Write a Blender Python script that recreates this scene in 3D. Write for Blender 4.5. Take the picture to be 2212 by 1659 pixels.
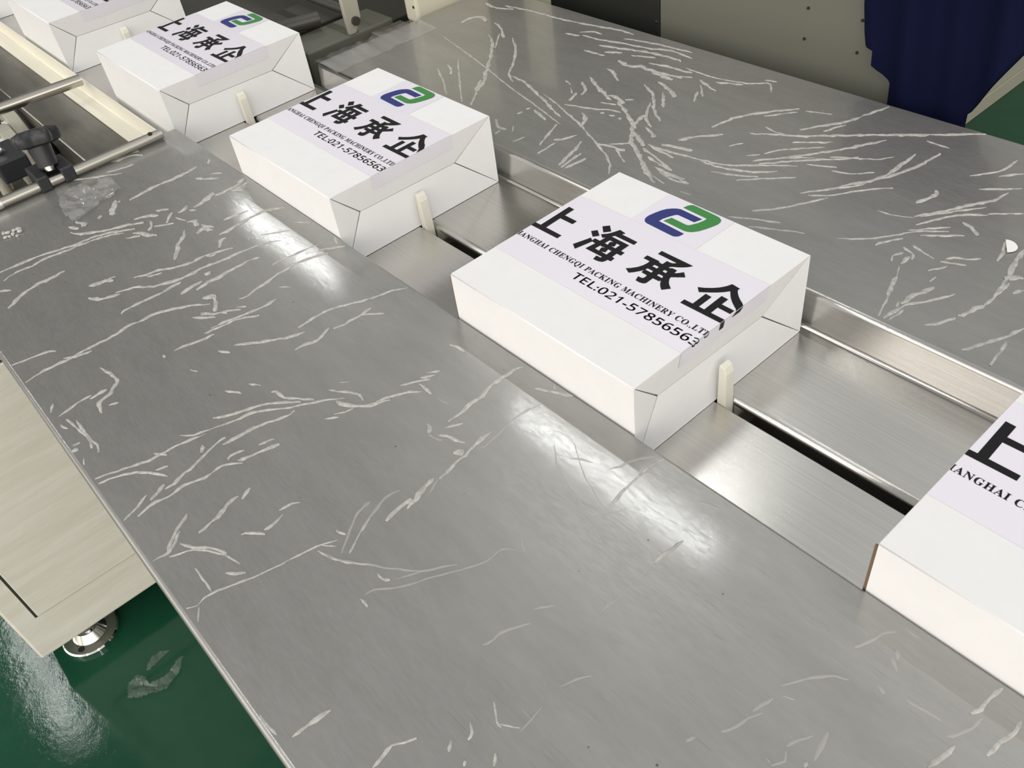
import bpy, bmesh, math, random
from mathutils import Vector, Matrix, noise
from mathutils.geometry import tessellate_polygon
for _o in list(bpy.data.objects): bpy.data.objects.remove(_o)
S = bpy.context.scene; C = S.collection; R = math.radians
# ------------------------------------------------------------------ camera
cam = bpy.data.cameras.new('camera'); co = bpy.data.objects.new('camera', cam); C.objects.link(co)
cam.sensor_fit = 'HORIZONTAL'; cam.sensor_width = 36.0; cam.lens = 36.0*1890.307/2212
cam.clip_start = .02; cam.clip_end = 100
co.location = (.31383, -.61333, .74703); co.rotation_euler = (R(46.36737), R(6.63782), R(48.51733))
S.camera = co
# ------------------------------------------------------------------ view, world, lights
S.view_settings.view_transform = 'Standard'; S.view_settings.look = 'None'
S.view_settings.exposure = 0.0; S.view_settings.gamma = 1.0; S.view_settings.use_curve_mapping = False
w = bpy.data.worlds.new('hall'); S.world = w; w.use_nodes = True
nt = w.node_tree; nt.nodes.clear()
def N(nt, t, **k):
    n = nt.nodes.new(t)
    for a, b in k.items(): setattr(n, a, b)
    return n
tc = N(nt, 'ShaderNodeTexCoord'); sp = N(nt, 'ShaderNodeSeparateXYZ'); nt.links.new(tc.outputs['Generated'], sp.inputs[0])
rz = N(nt, 'ShaderNodeValToRGB'); nt.links.new(sp.outputs['Z'], rz.inputs[0])      # the dim hall beyond the machine
def ramp(r, stops):
    r.color_ramp.interpolation = 'EASE'
    while len(r.color_ramp.elements) < len(stops): r.color_ramp.elements.new(.5)
    for e, (p, c) in zip(r.color_ramp.elements, stops): e.position = p; e.color = (*c, 1)
ramp(rz, [(0, (.05, .055, .045)), (.28, (.085, .085, .075)), (.52, (.165, .165, .155)), (.72, (.38, .38, .37)), (1, (.42, .42, .415))])
ry = N(nt, 'ShaderNodeValToRGB'); nt.links.new(sp.outputs['Z'], ry.inputs[0])      # the bright side of the hall behind the camera
ramp(ry, [(0, (.20, .19, .15)), (.05, (2.3, 2.12, 1.72)), (.35, (3.3, 3.03, 2.92)), (.65, (.85, .82, .79)), (1, (.42, .42, .415))])
dt = N(nt, 'ShaderNodeVectorMath', operation='DOT_PRODUCT'); nt.links.new(tc.outputs['Generated'], dt.inputs[0]); dt.inputs[1].default_value = (.38, -.925, 0)
mr = N(nt, 'ShaderNodeMapRange'); nt.links.new(dt.outputs['Value'], mr.inputs[0])
mr.inputs[1].default_value = -.04; mr.inputs[2].default_value = .48; mr.inputs[3].default_value = 0; mr.inputs[4].default_value = 1
mx = N(nt, 'ShaderNodeMix', data_type='RGBA'); nt.links.new(mr.outputs[0], mx.inputs[0])
d2 = N(nt, 'ShaderNodeVectorMath', operation='DOT_PRODUCT'); nt.links.new(tc.outputs['Generated'], d2.inputs[0]); d2.inputs[1].default_value = (.7, .7, 0)
m2 = N(nt, 'ShaderNodeMapRange'); nt.links.new(d2.outputs['Value'], m2.inputs[0])
for i, v in enumerate((-.6, .6, .50, 2.3)): m2.inputs[i+1].default_value = v
vs_ = N(nt, 'ShaderNodeVectorMath', operation='SCALE'); nt.links.new(rz.outputs[0], vs_.inputs[0]); nt.links.new(m2.outputs[0], vs_.inputs['Scale'])
nt.links.new(vs_.outputs[0], mx.inputs[6]); nt.links.new(ry.outputs[0], mx.inputs[7])
bg = N(nt, 'ShaderNodeBackground'); bg.inputs[1].default_value = 1.0; nt.links.new(mx.outputs[2], bg.inputs[0])
wo = N(nt, 'ShaderNodeOutputWorld'); nt.links.new(bg.outputs[0], wo.inputs[0])
LAMP_Z = 2.36
for lx, ly, e in [(-4.38, 1.12, 8.5), (-1.54, 1.12, 8.5), (1.30, 1.12, 8.5), (-4.38, -1.5, 8.5), (-1.54, -1.5, 8.5), (1.30, -1.5, 8.5), (-1.54, -4.1, 8.5), (1.3, -4.1, 8.5)]:
    L = bpy.data.lights.new('ceiling_tube', 'AREA'); L.shape = 'RECTANGLE'; L.size = 1.2; L.size_y = .05; L.energy = e; L.color = (1.0, 1.0, .985)
    lo = bpy.data.objects.new('ceiling_tube', L); lo.location = (lx, ly, LAMP_Z); C.objects.link(lo)
# ------------------------------------------------------------------ numbers
D={"G":{"blue":[[[-1426,1285],[-1462,1174],[-1717,1176],[-1737,1167],[-1758,1139],[-1785,1080],[-1815,994],[-1820,925],[-1397,906],[-1403,855],[-1412,821],[-1436,798],[-1468,783],[-1513,783],[-1902,794],[-1940,803],[-1972,829],[-1990,855],[-2001,897],[-2002,942],[-1983,1033],[-1956,1124],[-1923,1192],[-1871,1246],[-1826,1278],[-1780,1294],[-1741,1295]]],"green":[[[-1782,1342],[-1765,1414],[-1745,1445],[-1716,1464],[-1684,1465],[-1356,1453],[-1287,1446],[-1245,1423],[-1226,1404],[-1208,1363],[-1206,1315],[-1225,1239],[-1251,1158],[-1293,1058],[-1338,1000],[-1386,967],[-1437,954],[-1483,955],[-1782,965],[-1744,1078],[-1499,1070],[-1470,1082],[-1451,1112],[-1414,1188],[-1391,1274],[-1387,1327],[-1432,1331]]],"hai":[[[-2292,396],[-2231,469],[-2127,384],[-2189,306]],[[-2330,232],[-2281,298],[-2175,225],[-2227,156]],[[-2307,-110],[-2231,128],[-2180,100],[-2159,81],[-2217,-166]],[[-2183,260],[-2129,319],[-2099,375],[-2078,435],[-2062,479],[-1957,463],[-1977,421],[-1717,419],[-1711,349],[-2021,345],[-2046,307],[-1749,306],[-1746,159],[-1686,158],[-1681,87],[-1748,85],[-1742,0],[-1699,-2],[-1695,-72],[-1744,-76],[-1751,-118],[-1763,-144],[-1796,-162],[-1843,-172],[-1893,-173],[-1912,-99],[-1842,-96],[-1840,-75],[-2122,-77],[-2103,75],[-2154,80],[-2177,98],[-2179,149],[-2095,150],[-2090,241],[-2119,215]],[[-2014,153],[-2007,236],[-1944,234],[-1981,212],[-1961,149]],[[-1914,156],[-1871,171],[-1893,238],[-1839,238],[-1835,153]],[[-2029,-5],[-2021,80],[-1930,80],[-1983,65],[-1958,-6]],[[-1928,-5],[-1873,18],[-1890,85],[-1835,84],[-1830,-7]]],"cheng":[[[-1366,467],[-884,471],[-916,417],[-960,374],[-1010,337],[-1063,305],[-1092,272],[-1054,272],[-1047,286],[-973,289],[-961,228],[-929,257],[-887,314],[-812,248],[-944,143],[-927,102],[-896,58],[-856,21],[-800,-16],[-868,-102],[-922,-60],[-958,-20],[-991,27],[-995,1],[-1087,-3],[-1085,-109],[-1092,-132],[-1115,-149],[-1156,-159],[-1215,-157],[-1244,-81],[-1205,-81],[-1179,-73],[-1171,-50],[-1177,-4],[-1268,1],[-1274,50],[-1298,3],[-1335,-55],[-1376,-102],[-1462,-60],[-1417,-16],[-1372,46],[-1344,114],[-1335,172],[-1337,222],[-1437,222],[-1440,292],[-1247,294],[-1242,276],[-1184,273],[-1183,354],[-1143,353],[-1111,359],[-1085,375],[-1071,392],[-1092,395],[-1362,395]],[[-1249,168],[-1246,206],[-1178,206],[-1177,168]],[[-1268,66],[-1262,102],[-1177,103],[-1173,67]],[[-1091,168],[-1091,205],[-1044,204],[-1038,165]],[[-1090,71],[-1089,104],[-1022,104],[-1007,66]]],"qi":[[[-589,199],[-523,236],[-455,289],[-398,348],[-356,414],[-327,487],[-209,474],[-216,444],[-183,400],[-139,358],[-85,318],[-31,287],[54,212],[47,68],[-23,163],[-65,188],[-136,237],[-199,293],[-265,371],[-303,319],[-355,265],[-411,218],[-470,173],[-521,136]],[[-556,-141],[-557,-68],[-439,-66],[-442,162],[-355,157],[-353,-63],[-277,-64],[-283,243],[-190,241],[-190,128],[-16,128],[-15,55],[-188,56],[-185,-62],[-50,-60],[110,-60],[110,-132],[-47,-132]]],"shang":[[[-2950,448],[-2851,444],[-2848,273],[-2627,273],[-2626,192],[-2848,188],[-2839,-72],[-2553,-72],[-2551,-149],[-3051,-154],[-3161,-154],[-3157,-77],[-3047,-77],[-2937,-73]]]},"near":[[7.0,-2494,-473,-2510,-512,-2500,-555,-2520,-584],[5.4,-2446,-478,-2482,-498,-2490,-533,-2487,-566],[5.4,-2416,-527,-2423,-574,-2441,-616],[5.9,-2388,-583,-2433,-644,-2478,-700,-2525,-743,-2544,-784],[4.8,-2504,-622,-2527,-681,-2533,-728],[8.5,-2199,-389,-2191,-453,-2194,-496,-2201,-541,-2194,-581,-2192,-606,-2190,-643],[5.4,-2217,-335,-2182,-351],[6.0,-2112,-376,-2084,-349],[5.3,-2128,-428,-2059,-375],[8.7,-1987,-324,-1967,-348,-1966,-380,-1966,-411,-1972,-435],[5.7,-1953,-324,-1952,-362],[5.7,-1936,-337,-1952,-375],[5.6,-1923,-353,-1952,-387],[9.5,-1992,-434,-1969,-464,-1963,-497,-1961,-519],[7.4,-1986,-525,-1972,-552,-1969,-568],[4.2,-1958,-535,-1937,-519],[5.6,-2019,-577,-2047,-611],[6.6,-2011,-616,-2043,-648,-2058,-682],[5.0,-1992,-581,-1963,-606,-1944,-621],[5.3,-1924,-604,-1944,-629,-1962,-655],[3.7,-1906,-573,-1952,-585],[7.0,-2011,-668,-2043,-711,-2069,-768,-2092,-804,-2127,-840,-2157,-856],[5.0,-2002,-649,-1971,-660,-1952,-680],[6.5,-2001,-701,-2028,-740,-2059,-795,-2071,-845,-2074,-887,-2091,-930,-2107,-982,-2113,-1043,-2120,-1092],[5.3,-2009,-737,-2035,-782,-2048,-821,-2060,-871,-2063,-913,-2075,-962,-2068,-1011,-2076,-1055,-2060,-1101],[7.9,-1981,-715,-1940,-694,-1904,-670],[5.2,-1971,-747,-1945,-709],[8.8,-2224,-675,-2195,-691,-2145,-726],[6.1,-2176,-750,-2158,-760],[4.4,-2212,-666,-2201,-670],[8.8,-2209,-820,-2155,-801],[6.8,-2195,-845,-2154,-830],[5.8,-1858,-599,-1824,-623,-1800,-649,-1755,-678,-1730,-696],[5.7,-1894,-575,-1881,-553,-1845,-565],[6.9,-1807,-586,-1816,-565,-1811,-550,-1787,-553],[4.7,-1842,-551,-1793,-530],[4.8,-1811,-556,-1783,-538],[7.0,-1713,-534,-1709,-553,-1674,-574],[6.1,-1645,-545,-1666,-595,-1676,-635,-1676,-662,-1693,-708,-1719,-750,-1727,-783,-1746,-817],[4.7,-1654,-596,-1671,-621],[4.6,-1698,-749,-1715,-789],[5.9,-1559,-427,-1585,-469,-1604,-533,-1610,-597,-1624,-661,-1625,-724,-1642,-764,-1655,-795,-1688,-827,-1708,-864,-1717,-886],[6.1,-1610,-732,-1607,-775,-1609,-816,-1614,-849,-1615,-884,-1608,-917],[6.5,-1700,-878,-1713,-908,-1725,-933,-1758,-951],[4.5,-1535,-515,-1549,-563],[7.0,-1541,-556,-1547,-603,-1541,-649,-1543,-691,-1536,-720],[6.8,-1565,-687,-1563,-718,-1553,-759],[7.0,-1590,-664,-1577,-652],[7.1,-1786,-863,-1803,-897,-1815,-928],[3.8,-1798,-852,-1803,-877],[7.2,-1955,-950,-1951,-995,-1955,-1035,-1945,-1073,-1932,-1097,-1901,-1137],[5.8,-1991,-1098,-2012,-1126],[6.6,-1710,-323,-1739,-358,-1749,-389,-1749,-436,-1745,-485,-1741,-540],[6.3,-1793,-412,-1802,-455,-1809,-490],[4.3,-1570,-317,-1610,-349],[3.8,-1582,-378,-1608,-416,-1634,-453],[4.4,-1445,-351,-1455,-385,-1462,-439,-1468,-491,-1465,-510],[4.9,-1362,-299,-1395,-342,-1424,-382],[5.4,-1389,-369,-1417,-449,-1416,-505,-1408,-559,-1404,-599,-1395,-631,-1402,-656],[4.4,-1439,-313,-1403,-328],[3.6,-1331,-528,-1359,-552],[4.7,-1317,-585,-1313,-624,-1323,-660,-1329,-693,-1339,-738,-1345,-770],[4.6,-1290,-652,-1319,-698,-1329,-743,-1337,-794],[5.5,-1473,-692,-1436,-708,-1400,-730],[8.3,-1488,-723,-1468,-692],[5.6,-1442,-723,-1479,-759,-1515,-818,-1531,-861,-1529,-886,-1538,-927,-1529,-960,-1531,-1007,-1533,-1053,-1531,-1090,-1537,-1143,-1532,-1185,-1530,-1212],[4.7,-1352,-675,-1379,-707,-1395,-735,-1421,-762],[3.5,-1352,-657,-1373,-679],[3.8,-1377,-739,-1428,-786],[3.8,-1368,-708,-1428,-759],[5.3,-1315,-776,-1318,-813,-1331,-846,-1337,-882],[4.7,-1514,-1037,-1527,-1078,-1546,-1103],[4.8,-1590,-1105,-1608,-1122,-1620,-1168,-1629,-1215],[4.4,-1112,-412,-1134,-458,-1159,-511,-1163,-556,-1160,-584,-1159,-610],[5.3,-1079,-434,-1075,-476,-1076,-517,-1083,-549],[5.0,-1130,-607,-1151,-656,-1188,-710,-1232,-760],[4.4,-1095,-555,-1076,-600,-1086,-630,-1090,-662],[3.6,-1243,-800,-1211,-783],[5.9,-1334,-914,-1334,-907],[3.0,-1232,-885,-1211,-876],[4.9,-1427,-1050,-1385,-1038,-1346,-1036,-1330,-1047,-1323,-1061,-1310,-1069,-1303,-1094,-1291,-1107,-1255,-1113],[4.9,-1334,-1070,-1329,-1114],[4.5,-1343,-1106,-1341,-1144,-1334,-1173,-1330,-1195],[3.4,-1260,-1067,-1271,-1089],[4.0,-1386,-1188,-1359,-1206],[3.9,-1067,-806,-1038,-789],[3.5,-1090,-861,-1050,-837],[4.5,-1071,-316,-1093,-349,-1112,-412],[3.4,-1297,-1203,-1268,-1195],[3.2,-1305,-1184,-1271,-1179,-1223,-1172,-1182,-1172,-1156,-1176],[3.4,-1283,-1168,-1234,-1168,-1184,-1167,-1159,-1164,-1131,-1171],[3.2,-1198,-1190,-1203,-1207],[6.2,-1180,-1201,-1187,-1215],[1.6,-1141,-1204,-1118,-1211],[3.4,-965,-1072,-975,-1098],[3.8,-936,-1086,-965,-1103,-994,-1123,-1019,-1156,-1031,-1187,-1037,-1209],[3.8,-993,-963,-1000,-994,-1010,-1032,-1013,-1073,-1021,-1111,-1041,-1163,-1058,-1209],[4.8,-998,-1059,-1027,-1079],[3.6,-1034,-1008,-1009,-985,-999,-951,-978,-896,-966,-844,-923,-791,-881,-723,-843,-671],[4.5,-912,-751,-967,-811,-993,-865,-1009,-902,-1026,-928],[4.0,-892,-725,-928,-750,-956,-771,-990,-775,-997,-785],[4.7,-897,-778,-899,-813,-912,-843,-923,-881,-925,-915,-930,-952],[4.4,-944,-936,-946,-952,-937,-982,-921,-1029,-912,-1066,-905,-1086,-904,-1108],[4.7,-963,-985,-943,-1001],[4.3,-875,-925,-884,-954,-875,-966],[5.0,-829,-859,-840,-893,-850,-930,-857,-952],[4.5,-852,-859,-864,-894],[4.3,-842,-947,-868,-976,-871,-995,-869,-1030,-883,-1072,-880,-1114,-888,-1138,-879,-1185],[5.7,-920,-1103,-899,-1145],[3.4,-920,-1145,-904,-1174,-890,-1211],[4.8,-764,-971,-749,-1000],[4.9,-763,-1001,-762,-1028,-749,-1046,-743,-1077,-737,-1110],[3.4,-647,-914,-658,-930,-663,-958],[4.2,-647,-959,-638,-987,-638,-1007],[4.4,-627,-1011,-655,-1029,-665,-1047],[4.1,-802,-1103,-788,-1126,-770,-1150,-740,-1179],[3.2,-771,-1136,-744,-1166,-736,-1181,-739,-1194,-741,-1210],[2.5,-599,-1085,-632,-1092,-667,-1109,-704,-1136,-717,-1160,-726,-1182],[2.9,-644,-1090,-682,-1109,-712,-1135,-740,-1150],[2.1,-659,-1154,-625,-1156,-597,-1156,-579,-1159],[4.1,-573,-1086,-603,-1117],[2.6,-505,-913,-519,-942,-532,-990,-539,-1025,-548,-1066,-563,-1107,-577,-1147,-581,-1175,-575,-1192,-586,-1210],[2.4,-569,-1191,-541,-1207],[1.6,-493,-923,-518,-943],[2.6,-512,-955,-481,-947,-446,-929,-409,-902],[3.6,-210,-1119,-214,-1148,-216,-1193],[1.8,-290,-1214,-260,-1212,-237,-1210],[2.2,-354,-956,-334,-956],[2.4,-542,-815,-524,-857,-498,-891,-470,-925],[3.2,-500,-835,-484,-871,-458,-914],[3.5,-527,-901,-503,-892],[3.4,-1030,-423,-1054,-444,-1073,-469],[3.5,-801,-385,-775,-378,-750,-379],[3.8,-742,-461,-763,-486],[3.8,-740,-479,-760,-508],[3.8,-738,-495,-755,-518,-776,-557],[3.4,-746,-523,-724,-522,-694,-525],[3.7,-719,-535,-742,-556,-754,-578,-769,-607,-775,-627],[4.9,-754,-602,-768,-627,-783,-655,-805,-674,-834,-689,-849,-693],[3.7,-800,-647,-825,-642,-848,-653,-894,-685],[1.9,-882,-634,-898,-653],[2.8,-796,-678,-802,-698,-816,-720],[3.6,-800,-717,-820,-743],[5.5,-603,-320,-613,-341,-613,-375,-611,-409,-603,-437,-601,-459,-605,-480,-596,-507,-597,-530,-596,-554],[3.8,-568,-532,-576,-551,-587,-569],[4.8,-627,-591,-610,-593,-600,-605],[2.9,-600,-605,-579,-605,-560,-597],[4.3,-518,-567,-539,-577,-562,-581,-580,-595],[3.1,-481,-372,-488,-404,-492,-441,-488,-476,-481,-513,-478,-542,-482,-559],[4.1,-499,-505,-499,-529,-497,-554,-490,-590,-489,-620,-481,-649,-479,-672],[7.9,-501,-584,-512,-605],[5.2,-491,-678,-481,-714,-472,-738,-466,-767],[3.0,-479,-674,-464,-709],[5.2,-480,-744,-478,-783,-469,-816],[2.8,-516,-748,-524,-773,-517,-796,-510,-818,-500,-845],[3.1,-537,-809,-536,-827,-531,-847,-520,-865],[4.3,-528,-348,-505,-338,-474,-325,-446,-309],[3.8,-507,-311,-489,-321],[1.6,-673,-521,-653,-521,-639,-516],[1.7,-370,-439,-325,-474,-281,-493,-240,-507,-186,-530,-150,-537,-118,-550,-78,-567],[1.5,-341,-407,-266,-454,-229,-468,-195,-483,-169,-487],[3.2,-165,-479,-172,-453,-175,-418,-179,-383,-180,-345,-172,-313],[2.9,-316,-444,-296,-428,-273,-419],[2.9,-236,-409,-223,-387,-218,-360,-191,-320],[3.9,-12,-442,-13,-471,-14,-493,-15,-517],[1.1,-15,-517,-13,-549,-13,-574,-11,-612,-12,-635,-12,-666],[1.9,-267,-778,-256,-757,-246,-731,-246,-694,-214,-673],[1.8,-238,-651,-208,-671],[1.6,-177,-524,-158,-495,-143,-468],[2.3,-6,-338,-28,-343,-51,-351],[2.5,-105,-741,-83,-709],[2.4,-282,-779,-300,-803,-314,-828,-334,-850,-359,-867,-383,-885,-410,-902,-440,-924,-469,-940,-497,-950],[2.0,-245,-729,-258,-763,-274,-794,-293,-826,-305,-857,-319,-882,-337,-908,-354,-927,-357,-948],[2.1,-342,-883,-328,-854,-314,-828],[3.7,-378,-899,-362,-900,-350,-891],[1.9,-357,-957,-330,-957],[2.7,-87,-766,-100,-789,-112,-815,-110,-834,-117,-855],[2.1,60,-760,46,-785,38,-812],[1.7,-22,-909,-7,-919,9,-929,21,-930],[1.5,14,-927,44,-908],[1.3,42,-856,45,-886,49,-913],[2.2,-23,-961,-7,-970,-3,-983],[3.2,-22,-1003,-8,-1017],[2.9,-64,-1042,-73,-1062,-83,-1079,-80,-1100,-76,-1123],[3.2,20,-1008,26,-1015],[2.7,47,-964,60,-980],[2.3,-17,-629,-13,-660],[3.0,368,-340,357,-351,351,-368,348,-382,342,-403,337,-414],[3.1,389,-369,397,-385],[2.9,388,-387,409,-404],[3.0,401,-444,415,-450],[2.7,363,-469,343,-480,328,-495,312,-518,292,-553],[2.7,322,-557,305,-566],[2.4,296,-581,290,-603,287,-621],[2.4,300,-612,288,-635,284,-663,273,-682],[2.6,251,-718,244,-733],[2.7,443,-435,460,-434,478,-431,499,-429],[3.3,537,-315,531,-343,530,-371,523,-388],[3.1,539,-383,536,-407,527,-431,516,-446],[3.3,533,-451,529,-481,523,-508],[3.4,582,-345,584,-369,576,-400,573,-432],[2.3,376,-587,364,-609,358,-630],[3.0,390,-567,396,-594,401,-619],[2.9,362,-637,370,-651,359,-670],[1.7,347,-667,357,-668],[3.2,393,-628,397,-637],[1.7,373,-324,402,-326],[3.1,-10,-445,-12,-481,-13,-517],[2.5,-51,-353,-27,-342,-8,-339]],"far":[[6.9,-2446,1125,-2373,1113,-2282,1141],[6.4,-2346,1148,-2204,1170,-2035,1178,-1890,1200,-1756,1226,-1680,1226],[8.8,-2366,920,-2375,976,-2349,1010,-2288,995],[5.0,-2246,1004,-2184,982,-2096,921],[5.7,-2170,907,-2102,868,-2014,782,-1943,707,-1880,632],[4.0,-2144,940,-2051,836],[4.3,-2065,941,-1981,882,-1896,798,-1834,721,-1767,680],[3.3,-2097,688,-1997,611,-1895,535,-1799,464],[3.5,-2099,587,-1988,529,-1892,467],[4.8,-2095,635,-2042,611,-2016,583],[5.8,-1904,674,-1847,597,-1812,537,-1755,468],[6.0,-1880,624,-1828,553],[5.2,-1806,711,-1733,703,-1636,673,-1560,645,-1496,618,-1429,596],[4.0,-1597,679,-1523,658,-1435,629,-1340,598,-1257,562,-1198,536,-1130,506,-1078,469,-1044,430],[4.4,-1614,799,-1573,785],[2.9,-1559,767,-1520,740],[4.7,-1557,824,-1505,790,-1486,750],[7.9,-1513,751,-1488,695],[5.1,-1487,670,-1444,680,-1368,709,-1328,731,-1285,736],[6.3,-1558,865,-1475,825,-1375,781],[7.5,-1410,803,-1378,812,-1320,787],[4.7,-1393,749,-1337,769],[4.3,-1338,813,-1312,829],[6.3,-1351,791,-1280,752,-1205,707,-1171,684],[8.4,-1212,770,-1195,702],[7.2,-1192,692,-1129,621,-1050,566,-974,515,-903,476],[6.8,-1162,667,-1072,617],[5.6,-1359,932,-1282,891,-1201,808,-1137,768],[5.0,-1255,846,-1197,761,-1136,721],[4.4,-1268,927,-1195,844],[6.7,-1332,977,-1266,955,-1209,923],[5.5,-1149,711,-1082,678],[5.7,-1555,952,-1512,938,-1455,900],[8.9,-1570,1022,-1496,1013,-1453,1035,-1302,1011],[6.7,-1445,1026,-1365,1037,-1284,1044],[5.5,-1914,1086,-1850,1102],[5.5,-1875,1127,-1835,1160,-1786,1159],[5.7,-1845,1114,-1762,1118,-1676,1142,-1548,1163,-1467,1193,-1357,1185],[7.4,-1724,1080,-1640,1104,-1554,1130,-1461,1146,-1372,1146],[5.0,-1739,1016,-1642,1027],[6.4,-1664,1050,-1604,1081],[5.1,-1685,1175,-1583,1202,-1389,1223],[6.2,-1560,1081,-1471,1117],[5.6,-1421,1085,-1281,1094],[4.7,-1464,1071,-1346,1092],[4.5,-1320,1040,-1259,1068],[7.1,-1202,544,-1157,554,-1101,561],[4.0,-1130,552,-1055,508],[3.7,-1171,561,-1117,612],[5.3,-1256,522,-1229,456,-1206,373],[4.9,-1203,469,-1191,368],[5.1,-1169,455,-1176,373],[5.5,-1402,553,-1380,496,-1360,451,-1345,421],[6.8,-1336,474,-1312,504,-1298,543],[4.0,-1318,464,-1313,381],[3.8,-1429,430,-1436,384],[5.3,-1602,453,-1547,423,-1515,428],[4.4,-1532,410,-1521,381],[3.8,-1516,458,-1488,430],[5.3,-1569,522,-1564,544],[6.6,-1571,565,-1561,579],[5.6,-1542,579,-1454,552],[6.0,-1390,661,-1342,621,-1325,584],[6.4,-1356,648,-1336,601],[6.2,-1341,696,-1328,703],[7.1,-1306,702,-1287,710],[7.8,-1265,701,-1252,704],[5.1,-1070,607,-1005,589,-909,559],[5.5,-1071,635,-953,617],[4.4,-1035,656,-936,685],[3.4,-1054,630,-910,654],[3.8,-961,546,-820,534],[3.1,-927,541,-846,545],[2.8,-936,502,-877,491],[2.9,-2323,792,-2136,749,-1933,698,-1738,644,-1591,610,-1392,560],[5.9,-1330,975,-1273,959,-1213,925],[5.3,-1229,1067,-1126,1031],[4.2,-1328,1112,-1190,1110,-1082,1137,-1027,1174,-1001,1162,-975,1128],[4.4,-1046,1189,-1006,1201],[5.7,-1170,1085,-1084,1120],[4.1,-1139,933,-1177,995],[3.4,-1200,1041,-1139,977],[6.6,-984,831,-975,878,-957,940,-905,1011,-838,1087],[4.5,-897,983,-829,1066],[3.4,-813,1084,-736,1115],[6.4,-1015,708,-976,763,-926,817],[4.6,-866,770,-844,811],[6.7,-864,871,-820,897,-749,936,-677,988,-578,1067,-463,1151,-353,1237,-308,1276],[4.1,-853,932,-802,923,-753,933],[5.8,-758,975,-717,1038,-680,1090,-650,1179,-625,1252],[4.6,-696,1007,-667,1080],[5.6,-730,901,-635,970],[4.0,-757,796,-724,851,-638,931],[4.5,-792,757,-762,786],[5.9,-703,805,-649,870,-596,946,-555,1014,-523,1069],[4.9,-758,742,-695,811,-626,863],[5.3,-733,740,-648,828,-559,907,-531,940],[3.9,-595,893,-543,925,-490,955,-453,999],[6.1,-1037,658,-985,677,-936,688],[4.9,-1071,633,-974,641,-882,659,-808,678,-708,747,-637,797],[4.7,-876,651,-796,662,-726,691,-665,738],[4.2,-815,624,-753,647,-689,682],[3.7,-728,631,-665,690,-605,743],[4.4,-1022,579,-971,567,-909,559],[4.0,-965,546,-901,534,-846,546],[4.0,-938,531,-870,522,-820,531],[3.5,-814,486,-779,493],[3.8,-624,819,-547,856],[4.2,-548,832,-495,852,-452,894],[5.5,-550,682,-487,758,-446,818,-419,901,-417,984,-413,1047],[5.6,-484,778,-438,847,-401,915,-376,1003,-364,1089],[3.9,-525,685,-475,724,-429,792,-370,855],[5.0,-597,531,-552,577,-514,639,-475,708],[4.1,-629,468,-568,500,-501,530],[4.0,-556,463,-494,497,-425,529],[3.4,-430,1131,-360,1131],[5.4,-283,823,-268,868,-265,897,-277,910],[2.8,-341,735,-303,737,-253,760],[5.5,-255,764,-207,837,-172,901,-140,953,-128,1009],[4.0,-242,774,-189,847,-137,913],[4.3,-230,733,-204,789,-165,845,-117,883],[3.6,-119,887,-53,943],[3.5,-348,559,-287,609,-246,661,-208,716,-152,756],[3.5,-233,701,-159,777],[4.6,-198,699,-115,763],[5.2,-263,594,-248,625,-222,660],[4.8,-148,814,-121,806,-90,782],[3.8,-245,1028,-214,1068,-192,1108,-187,1174],[4.0,-185,1068,-142,1123],[3.9,-194,981,-110,1047],[2.8,-204,584,-192,557],[4.2,-204,584,-191,609],[3.9,-203,628,-166,616,-159,594],[5.6,-168,563,-170,603],[4.1,-188,650,-120,630],[5.1,-102,650,-37,698],[3.9,-104,630,-50,654],[3.8,-108,579,-81,621],[3.4,-30,801,-9,744,-5,711],[4.8,20,795,31,722,41,678],[1.6,-169,557,-140,493],[4.0,-151,511,-138,471,-128,435],[4.0,-63,528,-71,499,-89,465],[3.6,-81,568,-83,542],[4.3,24,788,28,738,43,677,50,633,55,588],[6.4,41,659,49,676,73,685],[3.5,82,617,86,642],[2.9,-149,507,-130,452,-113,397,-102,353],[5.3,-63,529,-75,491,-84,467,-86,447,-87,426],[3.2,-96,432,-88,409],[4.9,-13,537,-30,506,-52,469,-69,446,-79,427,-83,391,-89,355],[3.2,-70,410,-76,357],[4.6,57,650,57,590,55,540],[7.8,55,540,44,503,29,469],[4.7,28,459,22,439,6,411,-9,391],[4.4,157,519,140,462,116,409,94,367],[3.1,151,452,157,416,160,387,163,350],[3.2,82,617,93,648],[7.2,64,684,49,662]],"crumple":[[-1205,-397],[-1212,-369],[-1181,-339],[-1193,-332],[-1189,-315],[-1162,-314],[-1127,-317],[-1123,-333],[-1127,-352],[-1112,-376],[-1100,-397],[-1102,-411],[-1132,-416],[-1171,-409]],"scrap1":[[-1066,-792],[-1102,-781],[-1108,-753],[-1086,-743],[-1066,-742],[-1058,-702],[-1074,-661],[-1072,-656],[-1051,-673],[-1027,-717],[-1034,-738]],"scrap2":[[-1109,-737],[-1130,-711],[-1130,-690],[-1116,-673],[-1110,-703],[-1104,-726]],"chip":[[-153,4015],[-126,4028],[-94,4033],[-60,4027],[-24,4011],[9,3982],[33,3950],[45,3910],[44,3874],[34,3842],[16,3816],[-14,3782]],"crumb":[[-1169,-507],[-1151,-504],[-1165,-497],[-1165,-489],[-1153,-487],[-1144,-493],[-1153,-497],[-1167,-502],[-1161,-482],[-1151,-510]]}
ZT = .05188                      # top of the two steel trays, bed surface is z = 0
FZ = -.98                        # shop floor
W, LN, H = .3034, .300, .1173    # carton: along the conveyor, across it, height
XS = [-2.441, -1.8644, -1.2935, -.7129, -.1324, .4466]   # downstream face of each carton
YS = [0, -.0037, .0012, -.0009, 0, -.0006]
AN = [0, 0, 0, .0005, -.0012, 0]
XE = 1.25                        # downstream end of the trays and bed, out of view
rnd = random.Random(4)
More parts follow.
